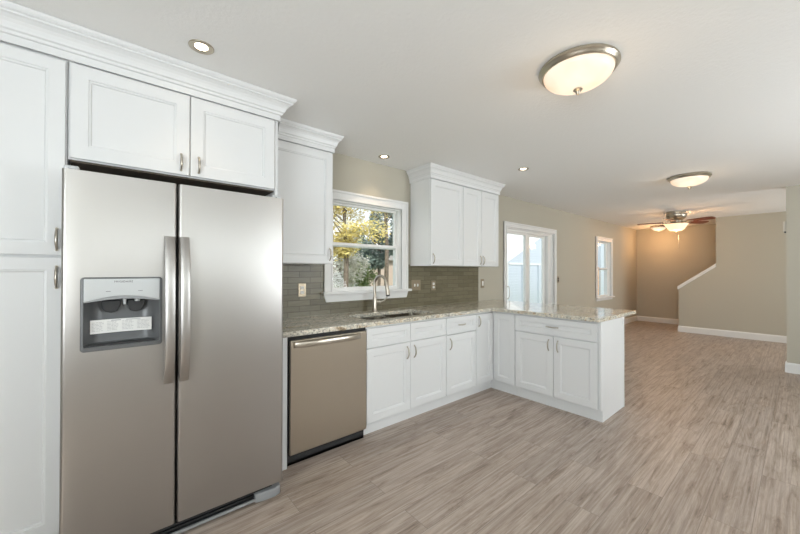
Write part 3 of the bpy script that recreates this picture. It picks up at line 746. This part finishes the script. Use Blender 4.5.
# ceiling fan
x, y = 8.03, -1.34; c = (x, y, H)
t = thing('ceiling_fan', 'hugger ceiling fan with reddish brown blades and frosted light bowl', 'ceiling fan', c)
obj('motor_housing', lathe(new(), c, [(0, 0), (.150, 0), (.150, -.012), (.150, -.045), (.158, -.055), (.158, -.075), (.146, -.105), (.125, -.135), (.10, -.15), (.085, -.165), (.085, -.20), (0, -.20)], 48), FIXT, t, smooth=True, ang=35)
obj('light_fitter', lathe(new(), c, [(.075, -.20), (.12, -.212), (.15, -.225), (.15, -.232), (0, -.232)], 40), FIXT, t, smooth=True)
bs = new(); seg = 48
prf = [(.178, -.228), (.172, -.243), (.145, -.285), (.122, -.325), (.09, -.350), (0, -.360)]
lathe(bs, c, prf, seg)
obj('glass_bowl', bs, BOWLF, t, smooth=True, ang=80)
obj('finial', lathe(new(), c, [(0, -.358), (.018, -.360), (.012, -.372), (0, -.378)], 16), FIXT, t, smooth=True)
ch = tube(new(), [(x+.03, y-.03, H-.35), (x+.03, y-.03, H-.66)], .002, 6); tube(ch, [(x+.03, y-.03, H-.66), (x+.03, y-.03, H-.69)], [.006, .010], 8)
obj('pull_chain', ch, FIXT, t, smooth=True)
a0 = math.radians(-38)
for k in range(5):
    a = a0+k*2*math.pi/5; dx, dy = math.cos(a), math.sin(a); px, py = -dy, dx
    P = lambda r_, s_, z_: Vector((x+dx*r_+px*s_, y+dy*r_+py*s_, H+z_-s_*.20))
    bm = new(); out = [(.19, -.045), (.22, -.055), (.40, -.066), (.52, -.070), (.575, -.060), (.595, -.035), (.60, 0), (.595, .035), (.575, .060), (.52, .070), (.40, .066), (.22, .055), (.19, .045)]
    va = [bm.verts.new(P(u, v, -.186)) for u, v in out]; vb = [bm.verts.new(P(u, v, -.194)) for u, v in out]
    bm.faces.new(va); bm.faces.new(vb[::-1])
    for i in range(len(out)): j = (i+1) % len(out); bm.faces.new((va[i], va[j], vb[j], vb[i]))
    b = obj('blade', bm, WOODRED, t)
    bm = new(); va = [P(u, v, -.196) for u, v in ((.08, -.02), (.20, -.03), (.25, -.035), (.28, 0), (.25, .035), (.20, .03), (.08, .02))]
    q1 = [bm.verts.new(v) for v in va]; q2 = [bm.verts.new(v+Vector((0, 0, -.006))) for v in va]; bm.faces.new(q1); bm.faces.new(q2[::-1])
    for i in range(7): bm.faces.new((q1[i], q1[(i+1) % 7], q2[(i+1) % 7], q2[i]))
    obj('blade_iron', bm, FIXT, b)
for nm_, dz, e, rr_ in (('fan_bulb', -.48, 7.5, .08), ('fan_uplight', -.215, 3, .02)):
    l = bpy.data.lights.new(nm_, 'POINT'); l.energy = e; l.color = (1, .58, .28); l.shadow_soft_size = rr_
    o = bpy.data.objects.new(nm_, l); C.objects.link(o); o.parent = t; o.location = (.19 if dz > -.3 else 0, 0, dz)

# ------------------------------------------------------------------ outdoors
struct('ground', bx(-10, 60, .14, 45, -.5, -.35), GRASS)
o = obj('patio', bx(3.2, 20, .145, 3.5, -.35, -.05), CONC); tag(o, 'pale concrete patio outside the sliding door', 'patio')
# neighbouring house with gable
n = thing('neighbour_house', 'blue grey sided house gable seen through the sliding glass door', 'house', (17, 8, -.35))
gab = [(12.35, -.35), (21.6, -.35), (21.6, 2.0), (17.2, 3.75), (12.35, 1.68)]
obj('siding', prism(new(), gab, FY(5), -7, 0), SIDING, n)
bm = new()
for a, b in (((12.15, 1.60), (17.2, 3.76)), ((17.2, 3.76), (21.9, 1.93))):
    prism(bm, [a, b, (b[0], b[1]+.09), (a[0], a[1]+.09)], FY(5), -7.2, .03)
obj('roof', bm, two('sunlit_pale_shingles', (.80, .79, .77), (.86, .85, .83), 9), n)  # sun glare on the roof put into the pale shingle colour
obj('corner_board', box(bx(12.30, 12.42, 4.96, 5.0, -.35, 1.70), 12.5, 21.6, 4.965, 5.0, 1.60, 1.68), mat('pale_grey_board', (.62, .64, .64), .6), n)
for xx in (13.5, 14.9): obj('fence_post', bx(xx, xx+.06, 4.93, 4.999, -.35, 1.6), SIDING, n)
n = thing('brick_house', 'pale house with a low brick wall, seen through the narrow living room window', 'house', (27, 8, -.35))
obj('walls', bx(24.35, 34, 5.6, 12, -.35, 5), SIDING, n)
obj('brick_wall', bx(22.2, 24.3, 5.7, 7.2, -.35, 1.6), BRICK, n)
bm = new(); box(bm, 24.2, 34.2, 5.4, 12.2, 5.0, 5.3); obj('roof', bm, ROOF, n)
# board fence behind the trees, small shed
fe = thing('board_fence', 'low pale board fence beyond the kitchen window', 'fence', (6, 18.5, -.35))
bm = new()
for k in range(60): box(bm, -2+k*.27, -2+k*.27+.25, 18.5, 18.53, -.35, .55+.02*(k % 3))
obj('boards', bm, FENCE, fe)
bm = new(); box(bm, -2, 14.2, 18.53, 18.58, -.1, .0); box(bm, -2, 14.2, 18.53, 18.58, .4, .5); obj('rail', bm, FENCE, fe)
sh = thing('garden_shed', 'small white shed with grey roof among the trees outside', 'shed', (12.1, 16.5, -.35))
obj('walls', bx(11.5, 12.7, 15.8, 17.4, -.35, 1.0), PALEBL, sh)
obj('roof', prism(new(), [(11.3, .95), (12.9, .95), (12.1, 1.55)], FY(15.6), -2.0, 0), ROOF, sh)
n = thing('distant_house', 'tan house with a low roof at the right of the kitchen window view', 'house', (19, 22, -.35))
obj('walls', bx(15.5, 26, 18, 26, -.35, 2.2), mat('tan_siding', (.62, .50, .42), .7), n)
obj('roof', prism(new(), [(15.1, 2.15), (26.4, 2.15), (20.7, 4.0)], FY(17.6), -8.6, 0), ROOF, n)
def tree(name, label, x, y, h, R, leaf, nleaf, base=.9, size=.13, cone=False, seed=1):
    rnd = random.Random(seed); t = thing(name, label, 'tree', (x, y, -.35))
    bm = tube(new(), [(x, y, -.35), (x+.05, y, h*.35), (x-.04, y+.05, h*.7), (x, y, h*.92)], [.09, .07, .04, .015], 8)
    for k in range(14):
        a = rnd.random()*6.28; z = base+(h-base)*(.05+.75*rnd.random()); rr = R*.75*(1-(z-base)/(h-base)*.7)
        tube(bm, [(x, y, z-.2), (x+math.cos(a)*rr*.5, y+math.sin(a)*rr*.5, z+.1), (x+math.cos(a)*rr, y+math.sin(a)*rr, z+.35)], [.022, .015, .006], 5)
    obj('trunk', bm, BARK, t)
    cl = []
    for k in range(46):
        z = base+(h-base)*rnd.random(); q = (z-base)/(h-base); rr = R*((1-q*.92) if cone else math.sqrt(max(.05, 1-(2*q-1)**2)))
        a = rnd.random()*6.28; s_ = math.sqrt(rnd.random())*rr; cl.append((Vector((x+math.cos(a)*s_, y+math.sin(a)*s_, z)), .25+.35*rnd.random()*R/2))
    vs, fs = [], []
    for k in range(nleaf):
        c_, r_ = cl[int(rnd.random()*len(cl))]
        v = Vector((rnd.gauss(0, 1), rnd.gauss(0, 1), rnd.gauss(0, .8))).normalized()*r_*(.5+.6*rnd.random()); p_ = c_+v
        a = Vector((rnd.gauss(0, 1), rnd.gauss(0, 1), rnd.gauss(0, 1))).normalized(); b = a.orthogonal().normalized(); s_ = size*(.5+.8*rnd.random())
        i = len(vs); vs += [p_-a*s_, p_-b*s_*.45, p_+a*s_, p_+b*s_*.45]; fs.append((i, i+1, i+2, i+3))
    me = bpy.data.meshes.new('foliage'); off = Vector((x, y, -.35)); me.from_pydata([tuple(v-off) for v in vs], [], fs); me.materials.append(leaf)
    o = bpy.data.objects.new('foliage', me); C.objects.link(o); o.parent = t
    return t
tree('autumn_tree', 'yellow leaved tree filling the upper left of the kitchen window', 5.25, 6.0, 4.9, 1.2, LEAF_Y, 16000, 1.95, .050, seed=2)
tree('evergreen_tree', 'blue green tree in the upper middle of the kitchen window view', 9.6, 10.2, 6.4, 1.5, LEAF_B, 17000, 1.7, .085, seed=5)
tree('flowering_tree', 'pale blossoming small tree low in the kitchen window', 6.6, 8.6, 2.5, 1.1, LEAF_W, 8000, .7, .055, seed=11)
tree('leafy_tree', 'green bushy tree low at the centre of the kitchen window', 10.7, 13.2, 2.9, 1.1, LEAF_G, 7000, .5, .07, seed=14)
tree('bare_tree', 'thin tall tree with sparse pale leaves at right of the kitchen window', 7.26, 6.6, 6.0, .5, LEAF_W, 600, 2.6, .05, seed=17)
